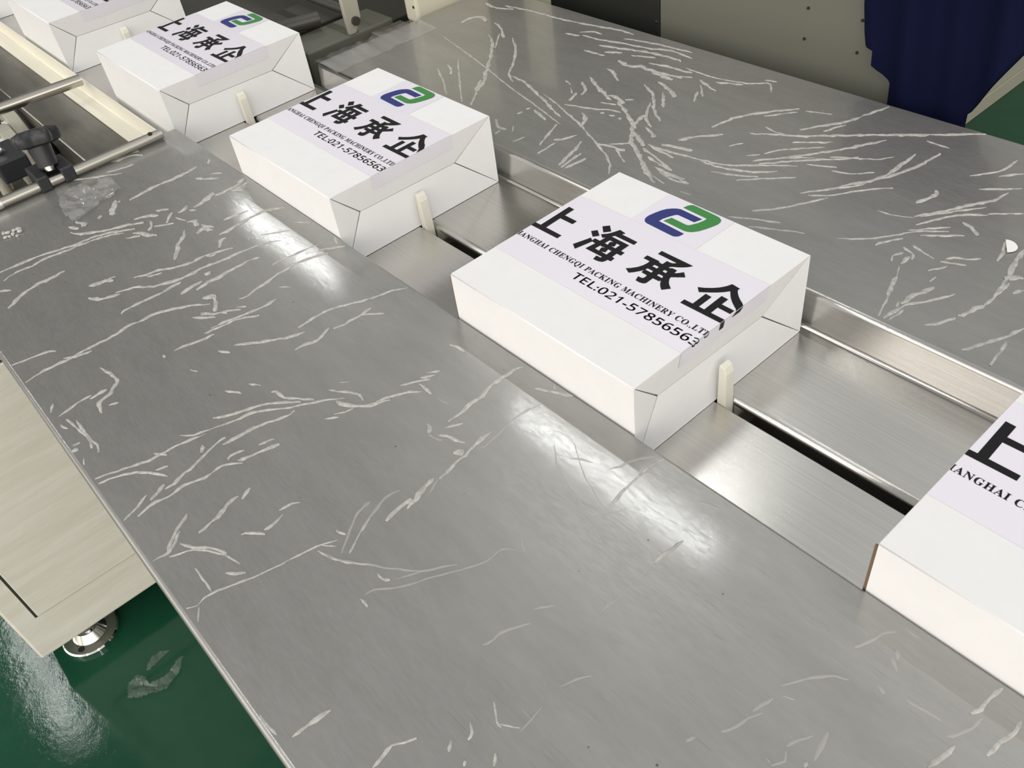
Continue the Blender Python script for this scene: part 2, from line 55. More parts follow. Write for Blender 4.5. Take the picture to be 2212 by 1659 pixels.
# ------------------------------------------------------------------ materials
MATS = {}
def mat(name, col, rough=.5, metal=0, **k):
    m = bpy.data.materials.new(name); m.use_nodes = True
    b = m.node_tree.nodes['Principled BSDF']
    b.inputs['Base Color'].default_value = (*col, 1); b.inputs['Roughness'].default_value = rough; b.inputs['Metallic'].default_value = metal
    for a, v in k.items(): b.inputs[a.replace('_', ' ')].default_value = v
    MATS[name] = m
    return m
def nodes(m): return m.node_tree, m.node_tree.nodes['Principled BSDF']
def noise_tex(nt, scale, detail=4, rough=.6, stretch=(1, 1, 1), rot=(0, 0, 0)):
    t = N(nt, 'ShaderNodeTexCoord'); mp = N(nt, 'ShaderNodeMapping'); mp.inputs['Scale'].default_value = stretch; mp.inputs['Rotation'].default_value = rot
    nt.links.new(t.outputs['Object'], mp.inputs[0])
    n = N(nt, 'ShaderNodeTexNoise'); n.inputs['Scale'].default_value = scale; n.inputs['Detail'].default_value = detail; n.inputs['Roughness'].default_value = rough
    nt.links.new(mp.outputs[0], n.inputs['Vector'])
    return n.outputs['Fac']
def remap(nt, s, a, b, c, d):
    r = N(nt, 'ShaderNodeMapRange'); nt.links.new(s, r.inputs[0])
    for i, v in enumerate((a, b, c, d)): r.inputs[i+1].default_value = v
    return r.outputs[0]
def vary(m, fac, c1, c2, lo=.35, hi=.65):
    nt, b = nodes(m); x = N(nt, 'ShaderNodeMix', data_type='RGBA')
    nt.links.new(remap(nt, fac, lo, hi, 0, 1), x.inputs[0]); x.inputs[6].default_value = (*c1, 1); x.inputs[7].default_value = (*c2, 1)
    nt.links.new(x.outputs[2], b.inputs['Base Color']); return x
def bump(m, fac, strength, dist):
    nt, b = nodes(m); u = N(nt, 'ShaderNodeBump'); u.inputs['Strength'].default_value = strength; u.inputs['Distance'].default_value = dist
    nt.links.new(fac, u.inputs['Height']); nt.links.new(u.outputs[0], b.inputs['Normal'])
def specks(m, x, scale, thr, col):
    nt, b = nodes(m); t = N(nt, 'ShaderNodeTexCoord'); v = N(nt, 'ShaderNodeTexVoronoi'); v.inputs['Scale'].default_value = scale
    nt.links.new(t.outputs['Object'], v.inputs['Vector'])
    y = N(nt, 'ShaderNodeMix', data_type='RGBA'); nt.links.new(remap(nt, v.outputs['Distance'], thr*.6, thr, 1, 0), y.inputs[0])
    nt.links.new(x.outputs[2], y.inputs[6]); y.inputs[7].default_value = (*col, 1); nt.links.new(y.outputs[2], b.inputs['Base Color'])
# steel under clear protective film
m = mat('filmed_steel', (.37, .37, .355), .30, .64, Coat_Weight=.7, Coat_Roughness=.05); nt, b = nodes(m)
f = noise_tex(nt, 9, 6, .65, (1, 3.5, 1), (0, 0, R(12)))
x = vary(m, f, (.315, .315, .30), (.355, .355, .34)); specks(m, x, 24, .035, (.13, .12, .10))
prev = b.inputs['Base Color'].links[0].from_socket
for sc_, st_, ro_, th_, am_, cl_ in ((22, (1, 28, 1), 8, .64, .30, .17), (17, (1, 34, 1), -38, .65, .30, .17), (34, (1, 30, 1), 55, .66, .28, .18), (40, (1, 22, 1), -75, .66, .25, .18), (30, (1, 40, 1), 28, .64, .28, .50), (26, (1, 36, 1), -15, .66, .25, .52)):
    ln = remap(nt, noise_tex(nt, sc_, 3, .55, st_, (0, 0, R(ro_))), th_, th_+.07, 0, 1); ms_ = remap(nt, noise_tex(nt, 3.2+sc_*.02, 2), .44, .60, .06, am_)
    mu = N(nt, 'ShaderNodeMath', operation='MULTIPLY'); nt.links.new(ln, mu.inputs[0]); nt.links.new(ms_, mu.inputs[1])
    xx = N(nt, 'ShaderNodeMix', data_type='RGBA'); nt.links.new(mu.outputs[0], xx.inputs[0]); nt.links.new(prev, xx.inputs[6]); xx.inputs[7].default_value = (cl_, cl_, cl_*.94, 1); prev = xx.outputs[2]
nt.links.new(remap(nt, noise_tex(nt, 60, 6, .8, (1, 5, 1), (0, 0, R(40))), .38, .58, .25, .9), b.inputs['Coat Weight'])
nt.links.new(prev, b.inputs['Base Color'])
f2 = noise_tex(nt, 60, 8, .75, (1, 6, 1), (0, 0, R(20))); nt.links.new(remap(nt, f2, .35, .7, .34, .46), b.inputs['Roughness'])
bump(m, noise_tex(nt, 150, 4, .6, (1, 5, 1), (0, 0, R(-25))), .03, .0004)
u2 = N(nt, 'ShaderNodeBump'); u2.inputs['Strength'].default_value = .06; u2.inputs['Distance'].default_value = .0006
nt.links.new(noise_tex(nt, 55, 8, .78, (1, 2.6, 1), (0, 0, R(35))), u2.inputs['Height']); nt.links.new(u2.outputs[0], b.inputs['Coat Normal'])
# bare brushed steel
m = mat('brushed_steel', (.60, .585, .54), .22, 1.0, Anisotropic=.75); nt, b = nodes(m)
f = noise_tex(nt, 40, 6, .7, (.12, 9, 9)); vary(m, f, (.57, .56, .53), (.64, .63, .60))
bump(m, noise_tex(nt, 90, 5, .7, (.04, 8, 8)), .10, .0005)
tg = N(nt, 'ShaderNodeCombineXYZ'); tg.inputs[1].default_value = 1.0; nt.links.new(tg.outputs[0], b.inputs['Tangent'])
m = mat('dull_steel', (.30, .29, .26), .32, .9); nt, b = nodes(m); vary(m, noise_tex(nt, 14, 5, .6, (.5, 2, 2)), (.25, .24, .215), (.34, .33, .30))
mat('rod_steel', (.50, .485, .435), .25, 1.0); mat('chrome', (.82, .82, .80), .08, 1.0)
mat('dark_steel', (.07, .07, .06), .42, .4); mat('slot_black', (.012, .012, .010), .7)
m = mat('carton_white', (.82, .83, .83), .62); nt, b = nodes(m); vary(m, noise_tex(nt, 30, 4), (.81, .82, .82), (.83, .84, .84)); bump(m, noise_tex(nt, 420, 3), .05, .0004)
mat('carton_kraft', (.17, .115, .07), .8)
m = mat('tape_white', (.79, .775, .85), .30, 0, Coat_Weight=.15, Coat_Roughness=.1); nt, b = nodes(m); bump(m, noise_tex(nt, 25, 3, .5, (1, 6, 1)), .05, .001)
mat('ink_black', (.010, .010, .011), .55, 0, Specular_IOR_Level=.2); mat('ink_blue', (.032, .042, .185), .55, 0, Specular_IOR_Level=.25); mat('ink_green', (.055, .24, .065), .55, 0, Specular_IOR_Level=.25)
m = mat('nylon', (.79, .78, .68), .45, 0, Subsurface_Weight=.1); b = nodes(m)[1]; b.inputs['Subsurface Radius'].default_value = (.01, .01, .006)
m = mat('cream_paint', (.79, .765, .62), .38); nt, b = nodes(m); vary(m, noise_tex(nt, 5, 3), (.76, .745, .635), (.80, .785, .675))
m = mat('filmed_cream', (.87, .85, .76), .32); nt, b = nodes(m); f = noise_tex(nt, 11, 5, .6, (1, .35, 3.2), (R(-16), 0, 0)); vary(m, f, (.79, .77, .67), (.89, .875, .79), .3, .7); bump(m, f, .35, .006)
m = mat('grey_paint', (.135, .138, .112), .5); mat('pale_grey_paint', (.36, .355, .29), .5); mat('black_panel', (.016, .017, .015), .45); mat('light_panel', (.62, .60, .48), .45)
mat('hall_wall', (.13, .13, .115), .8); mat('bracket_grey', (.40, .39, .32), .4); mat('black_plastic', (.022, .024, .028), .42); mat('paper', (.88, .88, .87), .7)
m = mat('navy_cloth', (.0042, .0062, .026), .9, 0, Specular_IOR_Level=.08); nt, b = nodes(m); bump(m, noise_tex(nt, 500, 2, .5, (1, 1, .4)), .2, .0006)
m = mat('green_epoxy', (.010, .060, .03), .08, 0, Specular_IOR_Level=.35); nt, b = nodes(m); vary(m, noise_tex(nt, 3, 4), (.008, .060, .031), (.0115, .077, .040)); bump(m, noise_tex(nt, 30, 5, .7), .13, .003)
nt.links.new(remap(nt, noise_tex(nt, 8, 3), .3, .7, .05, .12), b.inputs['Roughness'])
m = mat('air_wrinkle', (.40, .395, .37), .5); nt, b = nodes(m); vary(m, noise_tex(nt, 160, 5), (.37, .366, .342), (.57, .564, .53)); b.inputs['Alpha'].default_value = .92
m = mat('worn_wrinkle', (.56, .55, .52), .45, .1); b = nodes(m)[1]; b.inputs['Alpha'].default_value = .5
def clear_film(name, white, dens):
    m = bpy.data.materials.new(name); m.use_nodes = True; nt = m.node_tree; b = nt.nodes['Principled BSDF']; MATS[name] = m
    b.inputs['Base Color'].default_value = (*white, 1); b.inputs['Roughness'].default_value = .03; b.inputs['Specular IOR Level'].default_value = 1.0; b.inputs['Coat Weight'].default_value = 1.0; b.inputs['Coat Roughness'].default_value = .04
    tr = N(nt, 'ShaderNodeBsdfTransparent'); ms = N(nt, 'ShaderNodeMixShader'); ms.inputs[0].default_value = dens
    nt.links.new(tr.outputs[0], ms.inputs[1]); nt.links.new(b.outputs[0], ms.inputs[2]); nt.links.new(ms.outputs[0], nt.nodes['Material Output'].inputs[0])
clear_film('clear_film', (.60, .60, .59), .25); clear_film('clear_film_floor', (.30, .34, .32), .24)
# ------------------------------------------------------------------ helpers
def tag(o, label=None, cat=None, group=None, kind=None):
    if label: o['label'] = label
    if cat: o['category'] = cat
    if group: o['group'] = group
    if kind: o['kind'] = kind
    return o
def thing(name, label, cat, loc=(0, 0, 0), rz=0, group=None):
    o = bpy.data.objects.new(name, None); C.objects.link(o); o.location = loc; o.rotation_euler = (0, 0, rz); o.empty_display_size = .02
    return tag(o, label, cat, group)
def obj(name, bm, mats, parent=None, smooth=None, solid=0, bev=0, seg=2):
    me = bpy.data.meshes.new(name); bm.normal_update(); bm.to_mesh(me); bm.free()
    for q in (mats if isinstance(mats, (list, tuple)) else [mats]): me.materials.append(MATS[q])
    if smooth is not None:
        me.shade_smooth(); me.set_sharp_from_angle(angle=R(smooth))
    o = bpy.data.objects.new(name, me); C.objects.link(o)
    if parent: o.parent = parent
    if solid:
        s = o.modifiers.new('thickness', 'SOLIDIFY'); s.thickness = abs(solid); s.offset = -1 if solid > 0 else 1
    if bev:
        v = o.modifiers.new('bevel', 'BEVEL'); v.width = bev; v.segments = seg; v.limit_method = 'ANGLE'
    return o
def bx(bm, x0, x1, y0, y1, z0, z1, mi=0):
    vs = [bm.verts.new((x, y, z)) for x in (x0, x1) for y in (y0, y1) for z in (z0, z1)]
    for q in ((0, 1, 3, 2), (4, 6, 7, 5), (0, 4, 5, 1), (2, 3, 7, 6), (0, 2, 6, 4), (1, 5, 7, 3)):
        bm.faces.new([vs[i] for i in q]).material_index = mi
def box(name, dims, m, parent=None, bev=.002):
    bm = bmesh.new(); bx(bm, *dims); return obj(name, bm, m, parent, bev=bev)
def frame_of(d):
    d = Vector(d).normalized(); a = Vector((0, 0, 1)) if abs(d.z) < .9 else Vector((1, 0, 0)); u = d.cross(a).normalized(); return u, d.cross(u).normalized(), d
def tube(bm, p0, p1, r0, r1=None, n=24, caps=True, mi=0):
    r1 = r0 if r1 is None else r1; p0, p1 = Vector(p0), Vector(p1); u, v, d = frame_of(p1-p0)
    rings = [[bm.verts.new(p + (u*math.cos(2*math.pi*i/n)+v*math.sin(2*math.pi*i/n))*r) for i in range(n)] for p, r in ((p0, r0), (p1, r1))]
    for i in range(n): bm.faces.new((rings[0][i], rings[0][(i+1) % n], rings[1][(i+1) % n], rings[1][i])).material_index = mi
    if caps: bm.faces.new(rings[0][::-1]).material_index = mi; bm.faces.new(rings[1]).material_index = mi
def rod(name, p0, p1, r, m, parent=None, n=24):
    bm = bmesh.new(); tube(bm, p0, p1, r, n=n); return obj(name, bm, m, parent, smooth=40)
def lathe(bm, c, prof, n=40):
    rings = [[bm.verts.new((c[0]+r*math.cos(2*math.pi*i/n), c[1]+r*math.sin(2*math.pi*i/n), c[2]+z)) for i in range(n)] for r, z in prof]
    for a, b in zip(rings, rings[1:]):
        for i in range(n): bm.faces.new((a[i], a[(i+1) % n], b[(i+1) % n], b[i]))
    bm.faces.new(rings[0][::-1]); bm.faces.new(rings[-1])
def sheet(bm, prof, x0, x1, nx=1):
    cols = [[bm.verts.new((x0+(x1-x0)*i/nx, y, z)) for y, z in prof] for i in range(nx+1)]
    for a, b in zip(cols, cols[1:]):
        for j in range(len(prof)-1): bm.faces.new((a[j], b[j], b[j+1], a[j+1]))
def flats(o):
    for p in o.data.polygons:
        cs = [o.data.vertices[i].co for i in p.vertices]
        if max(c.y for c in cs)-min(c.y for c in cs) > .02 or max(c.z for c in cs)-min(c.z for c in cs) > .02: p.use_smooth = False
    return o
def prism(bm, pts, axis_from, axis_to, plane):           # polygon in a plane pulled along the third axis
    A = [bm.verts.new(plane(u, v, axis_from)) for u, v in pts]; B = [bm.verts.new(plane(u, v, axis_to)) for u, v in pts]
    bm.faces.new(A); bm.faces.new(B[::-1]); n = len(pts)
    for i in range(n): bm.faces.new((A[i], B[i], B[(i+1) % n], A[(i+1) % n]))
    bmesh.ops.recalc_face_normals(bm, faces=bm.faces[:])
def arc(cy, cz, r, a0, a1, n=6): return [(cy+r*math.cos(R(a0+(a1-a0)*i/n)), cz+r*math.sin(R(a0+(a1-a0)*i/n))) for i in range(n+1)]
# ------------------------------------------------------------------ setting
bm = bmesh.new(); bx(bm, -7, 4, -5, 7, FZ-.05, FZ); tag(obj('floor', bm, 'green_epoxy'), kind='structure')
bm = bmesh.new(); bx(bm, -7, 4, 7, 7.1, FZ, 3.2); tag(obj('wall_back', bm, 'hall_wall'), kind='structure')
bm = bmesh.new(); bx(bm, -7.1, -7, -5, 7, FZ, 3.2); tag(obj('wall_left', bm, 'hall_wall'), kind='structure')
# ------------------------------------------------------------------ conveyor bed
bed = thing('conveyor_bed', 'brushed stainless steel conveyor bed with a dark chain slot between the two trays', 'conveyor', (-.6, 0, FZ))
def inbed(o): o.matrix_parent_inverse = Matrix.Translation((.6, 0, -FZ)); return o
bm = bmesh.new(); sheet(bm, ([(-.0150, -.045), (-.0150, -.003)] + arc(-.0168, -.0018, .0018, 0, 90, 4) + [(-.1495, 0)])[::-1], -2.9, XE); inbed(flats(obj('bed_strip', bm, 'brushed_steel', bed, smooth=35, solid=.0015)))
bm = bmesh.new(); sheet(bm, ([(.1602, .0040), (.1602, .0008), (.1594, 0), (.0115, 0)] + arc(.0115, -.009, .009, 90, 180, 8) + [(.0025, -.045)])[::-1], -2.9, XE); inbed(flats(obj('bed_strip', bm, 'brushed_steel', bed, smooth=35, solid=.0015)))
bm = bmesh.new(); bx(bm, -2.9, XE, -.0145, .0020, -.05, -.046); inbed(obj('chain_channel', bm, 'slot_black', bed))
bm = bmesh.new(); bx(bm, -2.9, XE, -.14, .15, -.13, -.0515); inbed(obj('bed_frame', bm, 'pale_grey_paint', bed))
for lx in (.9, -.2):
    for ly in (-.1, .11): inbed(box('leg', (lx-.025, lx+.025, ly-.025, ly+.025, FZ, -.13), 'pale_grey_paint', bed))
# ------------------------------------------------------------------ steel trays with protective film
def ribbon(bm, pts, wd, z, inside, mi=0):
    P = [Vector((pts[i]/2000, pts[i+1]/2000)) for i in range(0, len(pts), 2)]
    if len(P) > 2:                                         # soften the bends
        Q = []
        for i in range(len(P)-1):
            p0, p1, p2, p3 = P[max(i-1, 0)], P[i], P[i+1], P[min(i+2, len(P)-1)]
            k = max(2, int((p2-p1).length/.006))
            for t in [j/k for j in range(k)]:
                Q.append(.5*((2*p1)+(p2-p0)*t+(2*p0-5*p1+4*p2-p3)*t*t+(3*p1-p0-3*p2+p3)*t**3))
        Q.append(P[-1])
    else:
        k = max(3, int((P[1]-P[0]).length/.005)); Q = [P[0].lerp(P[1], j/k) for j in range(k+1)]
    n = len(Q); prev = None; s0 = rnd.uniform(0, 100)
    for i, p in enumerate(Q):
        d = (Q[min(i+1, n-1)]-Q[max(i-1, 0)]); d = d.normalized() if d.length > 1e-9 else Vector((1, 0)); nn = Vector((-d.y, d.x))
        e = min(1, .42+4.2*min(i, n-1-i)/max(n-1, 1))
        k = .5*wd*.001*e*(1.0+.75*noise.noise(Vector((s0, p.x*90, p.y*90)))+.45*noise.noise(Vector((s0, p.x*260, p.y*260))))
        k = max(k, .0002); off = nn*(wd*.00045*noise.noise(Vector((p.x*110, s0, p.y*110))))
        a, b, c = p+off+nn*k, p+off, p+off-nn*k
        row = None
        if all(inside(q) for q in (a, c)): row = [bm.verts.new((a.x, a.y, z+.00012)), bm.verts.new((b.x, b.y, z+.00012+min(.0012, k*.55))), bm.verts.new((c.x, c.y, z+.00012))]
        if row and prev:
            for j in (0, 1): bm.faces.new((prev[j], prev[j+1], row[j+1], row[j])).material_index = mi
        prev = row
def film_marks(rows, inside, parent, worn):
    bm = bmesh.new()
    for r in rows:
        xy = r[1:]; cx = sum(xy[0::2])/len(xy[0::2])/2000; cy = sum(xy[1::2])/len(xy[1::2])/2000
        ribbon(bm, xy, r[0], ZT, inside, 1 if worn(cx, cy, r[0]) else 0)
    bmesh.ops.recalc_face_normals(bm, faces=bm.faces[:])
    for f_ in bm.faces:
        if f_.normal.z < 0: f_.normal_flip()
    return tag(obj('film_wrinkles', bm, ['air_wrinkle', 'worn_wrinkle'], parent, smooth=60), 'whitish air wrinkles in the clear protective film', kind='stuff')
NY0, NY1, NX0 = -.6139, -.1520, -1.2717
bm = bmesh.new(); prof = [(NY0, ZT-.05)] + [(NY0, ZT-.006)] + arc(NY0+.006, ZT-.006, .006, 180, 90, 6) + [(NY1-.004, ZT)] + arc(NY1-.004, ZT-.004, .004, 90, 0, 5) + [(NY1, .0005)]
sheet(bm, prof, NX0, XE, 12)
near = tag(flats(obj('steel_tray', bm, 'filmed_steel', None, smooth=40, solid=.0015)), 'wide steel side tray in the foreground under scuffed wrinkled protective film', 'tray')
film_marks(D['near'], lambda q: NY0+.001 < q.y < NY1-.001 and q.x > NX0+.001, near, lambda x, y, w_: x > -.33 and y > -.45 and w_ < 3.2)
FY0, FY1, FX0 = .1692, .6347, -1.2824
bm = bmesh.new(); prof = [(.1622, .0005), (.1660, ZT-.006)] + arc(FY0+.003, ZT-.0065, .0065, 178, 90, 6) + [(FY1-.005, ZT)] + arc(FY1-.005, ZT-.005, .005, 90, 0, 5) + [(FY1, ZT-.05)]
sheet(bm, prof, FX0, XE, 12)
far = tag(flats(obj('steel_tray', bm, ['filmed_steel', 'brushed_steel'], None, smooth=40, solid=.0015)), 'steel side tray beyond the cartons with a bare bent flange', 'tray')
for f_ in far.data.polygons:
    if f_.center.y < FY0+.002: f_.material_index = 1
film_marks(D['far'], lambda q: FY0+.006 < q.y < FY1-.001 and q.x > FX0+.001, far, lambda x, y, w_: False)
for t_, y in ((near, -.45), (near, -.25), (far, .3), (far, .5)):
    for lx in (.9, -.9):
        bm = bmesh.new(); bx(bm, lx-.02, lx+.02, y-.02, y+.02, FZ, ZT-.0018); obj('support_leg', bm, 'pale_grey_paint', t_)
# film edge lifted along the upstream end of the far tray
bm = bmesh.new(); pr = None
for i in range(36):
    t = i/35; y = FY0-.004+t*.25; o = .010*noise.noise(Vector((t*9, 3, 0))); h = .004+.004*noise.noise(Vector((t*13, 7, 1)))
    row = [bm.verts.new((FX0+.075+o, y, ZT+.0006)), bm.verts.new((FX0+.03+o, y, ZT+.001+abs(h))), bm.verts.new((FX0-.008+o*1.3, y, ZT+.0015+abs(h)*.6)), bm.verts.new((FX0-.02+o*1.6, y, ZT-.006))]
    if pr:
        for j in range(3): bm.faces.new((pr[j], pr[j+1], row[j+1], row[j]))
    pr = row
tag(obj('film_edge', bm, 'clear_film', far, smooth=50), 'loose clear film edge')
# ------------------------------------------------------------------ cartons
LIFT = .0007
def top_uv(u, v, e):             # u: metres from the downstream edge (negative = upstream), v: across; wraps over both ends
    if u > 0: return (W/2 - .0073*(u/.047) + e, v, H - u)
    return (u + W/2, v, H + e)
def fold(bm, e):                 # printed on top, bent down over the downstream edge, cut off at the upstream edge
    for c in (0, -W):
        bmesh.ops.bisect_plane(bm, geom=bm.verts[:]+bm.edges[:]+bm.faces[:], plane_co=(c, 0, 0), plane_no=(1, 0, 0), dist=1e-6)
    end = bm.copy()
    bmesh.ops.delete(bm, geom=[f for f in bm.faces if not -W < f.calc_center_median().x < 0], context='FACES')
    bmesh.ops.delete(end, geom=[f for f in end.faces if f.calc_center_median().x <= 0], context='FACES')
    for v in bm.verts: v.co = (v.co.x + W/2, v.co.y, H + e)
    for v in end.verts: v.co = top_uv(max(v.co.x, 1e-9), v.co.y, e)
    tmp = bpy.data.meshes.new('t'); end.to_mesh(tmp); end.free(); bm.from_mesh(tmp); bpy.data.meshes.remove(tmp)
def poly(bm, loops, mi):
    tris = tessellate_polygon([[Vector((x, y, 0)) for x, y in lp] for lp in loops]); flat = [p for lp in loops for p in lp]
    vs = [bm.verts.new((x, y, 0)) for x, y in flat]
    for t in tris:
        try: f = bm.faces.new([vs[i] for i in t])
        except ValueError: continue
        f.normal_update(); f.material_index = mi
        if f.normal.z < 0: f.normal_flip()
def text_into(bm, s, x0, x1, y0, y1, off=0.0, mi=0, sp=1.0):
    cu = bpy.data.curves.new('t', 'FONT'); cu.body = s; cu.size = 1; cu.offset = off; cu.resolution_u = 4; cu.space_character = sp
    to = bpy.data.objects.new('t', cu); C.objects.link(to); dg = bpy.context.evaluated_depsgraph_get(); dg.update()
    me = bpy.data.meshes.new_from_object(to.evaluated_get(dg))
    xs = [v.co.x for v in me.vertices]; ys = [v.co.y for v in me.vertices]
    ax, bx_, ay, by = min(xs), max(xs), CAPS[0] if CAPS else min(ys), CAPS[1] if CAPS else max(ys)
    vs = [bm.verts.new((x0+(v.co.x-ax)/(bx_-ax)*(x1-x0), y0+(v.co.y-ay)/(by-ay)*(y1-y0), 0)) for v in me.vertices]
    for p in me.polygons:
        try: f = bm.faces.new([vs[i] for i in p.vertices])
        except ValueError: continue
        f.material_index = mi; f.normal_update()
        if f.normal.z < 0: f.normal_flip()
    bpy.data.objects.remove(to); bpy.data.curves.remove(cu); bpy.data.meshes.remove(me)
CAPS = None
G = {k: [[(x/10000, y/10000) for x, y in pl] for pl in v] for k, v in D['G'].items()}
def bold(s): return ''.join(chr(0x1D400+ord(c)-65) if 'A' <= c <= 'Z' else c for c in s)
master = bmesh.new()
for nm in ('shang', 'qi'):
    for pl in G[nm]: poly(master, [pl], 0)
for pl in G['hai'][:3]: poly(master, [pl], 0)
poly(master, G['hai'][3:], 0); poly(master, G['cheng'], 0)
def caps_of(s):
    cu = bpy.data.curves.new('t', 'FONT'); cu.body = s; cu.size = 1; to = bpy.data.objects.new('t', cu); C.objects.link(to)
    dg = bpy.context.evaluated_depsgraph_get(); dg.update(); me = bpy.data.meshes.new_from_object(to.evaluated_get(dg)); ys = [v.co.y for v in me.vertices]
    r = (min(ys), max(ys)); bpy.data.objects.remove(to); bpy.data.curves.remove(cu); bpy.data.meshes.remove(me); return r
CAPS = caps_of(bold('H')); text_into(master, bold('SHANGHAI CHENGQI PACKING MACHINERY CO.,LTD'), -.3145, .0052, -.0402, -.0318, .003, sp=1.10)
def sans(s): return ''.join(chr(0x1D5A0+ord(c)-65) if 'A' <= c <= 'Z' else chr(0x1D7E2+ord(c)-48) if c.isdigit() else c for c in s)
CAPS = caps_of(sans('E'))
for sx, sy in ((-.0003, -.0002), (.0003, .0002)): text_into(master, sans('TEL:021-57856563'), -.1845+sx, .0045+sx, -.0603+sy, -.0482+sy, .0, sp=1.06)
logo_bm = bmesh.new(); poly(logo_bm, [G['blue'][0]], 0); poly(logo_bm, [G['green'][0]], 1)
me_letters = bpy.data.meshes.new('m'); master.to_mesh(me_letters); master.free(); me_logo = bpy.data.meshes.new('m'); logo_bm.to_mesh(me_logo); logo_bm.free()
def shifted(me, dx):
    bm = bmesh.new(); bm.from_mesh(me)
    for v in bm.verts: v.co.x += dx
    return bm
M1, M2 = (-.1045, .0690), (.0765, .0660)
def carton(k, label, dx, tear):
    t = thing('white_carton', label, 'box', (XS[k]-W/2*math.cos(AN[k]), YS[k]-W/2*math.sin(AN[k]), LIFT), AN[k], 'white printed cartons riding on the conveyor')
    y0, y1, x0, x1 = -LN/2, LN/2, -W/2, W/2
    bm = bmesh.new(); P = [(y0, 0), (y1, 0), (y1, H), (y0, H)]
    a = [bm.verts.new((x0, y, z)) for y, z in P]; b_ = [bm.verts.new((x1, y, z)) for y, z in P]
    for i in range(4): bm.faces.new((a[i], b_[i], b_[(i+1) % 4], a[(i+1) % 4]))
    c = [bm.verts.new((x1-.014, y*.992, .002+z*.975)) for y, z in P]; bm.faces.new(c)
    c = [bm.verts.new((x0+.006, y*.992, .002+z*.975)) for y, z in P]; bm.faces.new(c)
    bmesh.ops.recalc_face_normals(bm, faces=bm.faces[:])
    be = [e for e in bm.edges if abs(e.verts[0].co.x-e.verts[1].co.x) > .2]; bmesh.ops.bevel(bm, geom=be, offset=.0013, segments=3, affect='EDGES')
    flats(obj('body', bm, 'carton_white', t, smooth=35, solid=.0018))
    # four mitred end flaps, folded slightly inward along the middle seam
    g = .0006; cor = {'bl': (y0+.0004, .0004), 'br': (y1-.0004, .0004), 'tr': (y1-.0004, H-.0003), 'tl': (y0+.0004, H-.0003)}
    flaps = [([cor['tl'], cor['tr'], M2, M1], (0, 0, .008, .008)), ([cor['bl'], cor['br'], M2, M1], (0, 0, .008, .008)), ([cor['bl'], cor['tl'], M1], (0, 0, .008)), ([cor['br'], cor['tr'], M2], (0, 0, .008))]
    for pts, rec in flaps:
        cy = sum(p[0] for p in pts)/len(pts); cz = sum(p[1] for p in pts)/len(pts); out = []
        for (py, pz), rr in zip(pts, rec):
            d = Vector((cy-py, cz-pz)); d = d.normalized()*g if rr == 0 else d.normalized()*g*2.0
            out.append((x1-rr-.0002, py+d.x, pz+d.y))
        bm = bmesh.new(); bm.faces.new([bm.verts.new(p) for p in out]); bm.normal_update()
        if bm.faces[:][0].normal.x < 0: bm.faces[:][0].normal_flip()
        obj('end_flap', bm, ['carton_white'], t, solid=.0016)
    bm = bmesh.new(); bx(bm, x0-.0026, x0+.003, y0+.0035, y1-.0035, .003, H-.007); obj('rear_flap', bm, 'carton_white', t, bev=.0008)
    bm = bmesh.new(); bx(bm, x0-.0032, x0+.002, y0+.0008, y0+.0030, .003, H-.005); tag(obj('cut_edge', bm, 'carton_kraft', t), 'brown raw cardboard edge')
    # printed tape over the top, folded down both ends
    bm = bmesh.new(); TU = .0245
    vs = []; n = 44
    for i in range(n):
        v0, v1 = -.0770+.151*i/n, -.0770+.151*(i+1)/n; e_ = TU if i % 2 == 0 else TU-.0022*tear
        q = [bm.verts.new(p) for p in ((-W-.03, v0, 0), (-W-.03, v1, 0), (TU, v1, 0), (e_, v0, 0))]; bm.faces.new(q)
    q = [bm.verts.new(p) for p in ((-.213+dx, .0741, 0), (-.108+dx, .0741, 0), (-.108+dx, LN/2-.0016, 0), (-.213+dx, LN/2-.0016, 0))]; bm.faces.new(q)
    bmesh.ops.remove_doubles(bm, verts=bm.verts[:], dist=1e-6); fold(bm, .00035)
    bmesh.ops.recalc_face_normals(bm, faces=bm.faces[:])
    lab = tag(obj('label_tape', bm, 'tape_white', t), 'faintly lilac glossy label tape')
    bm = shifted(me_letters, dx)
    if k < 4:                                               # here the print ends at the edge
        for v in bm.verts: v.co.x = min(v.co.x, -.0003)
    fold(bm, .00065); obj('lettering', bm, 'ink_black', lab)
    bm = shifted(me_logo, dx); fold(bm, .00065); tag(obj('logo', bm, ['ink_blue', 'ink_green'], lab), 'blue and green interlocked emblem')
    return t
carton(0, 'sliver of a white carton at the left picture edge behind the guide rail', 0, 1)
carton(1, 'white carton in the top left corner, its upper half cut off by the picture', -.005, 0)
carton(2, 'white printed carton standing beside the downstream part of the cream guide rail', -.006, 1)
carton(3, 'white printed carton between the carton by the cream rail and the largest fully visible one', -.0045, 1)
carton(4, 'largest fully visible white carton, its phone number folding over the near edge', 0, 0)
carton(5, 'nearest white carton, cut off by the right edge of the picture', -.002, 1)
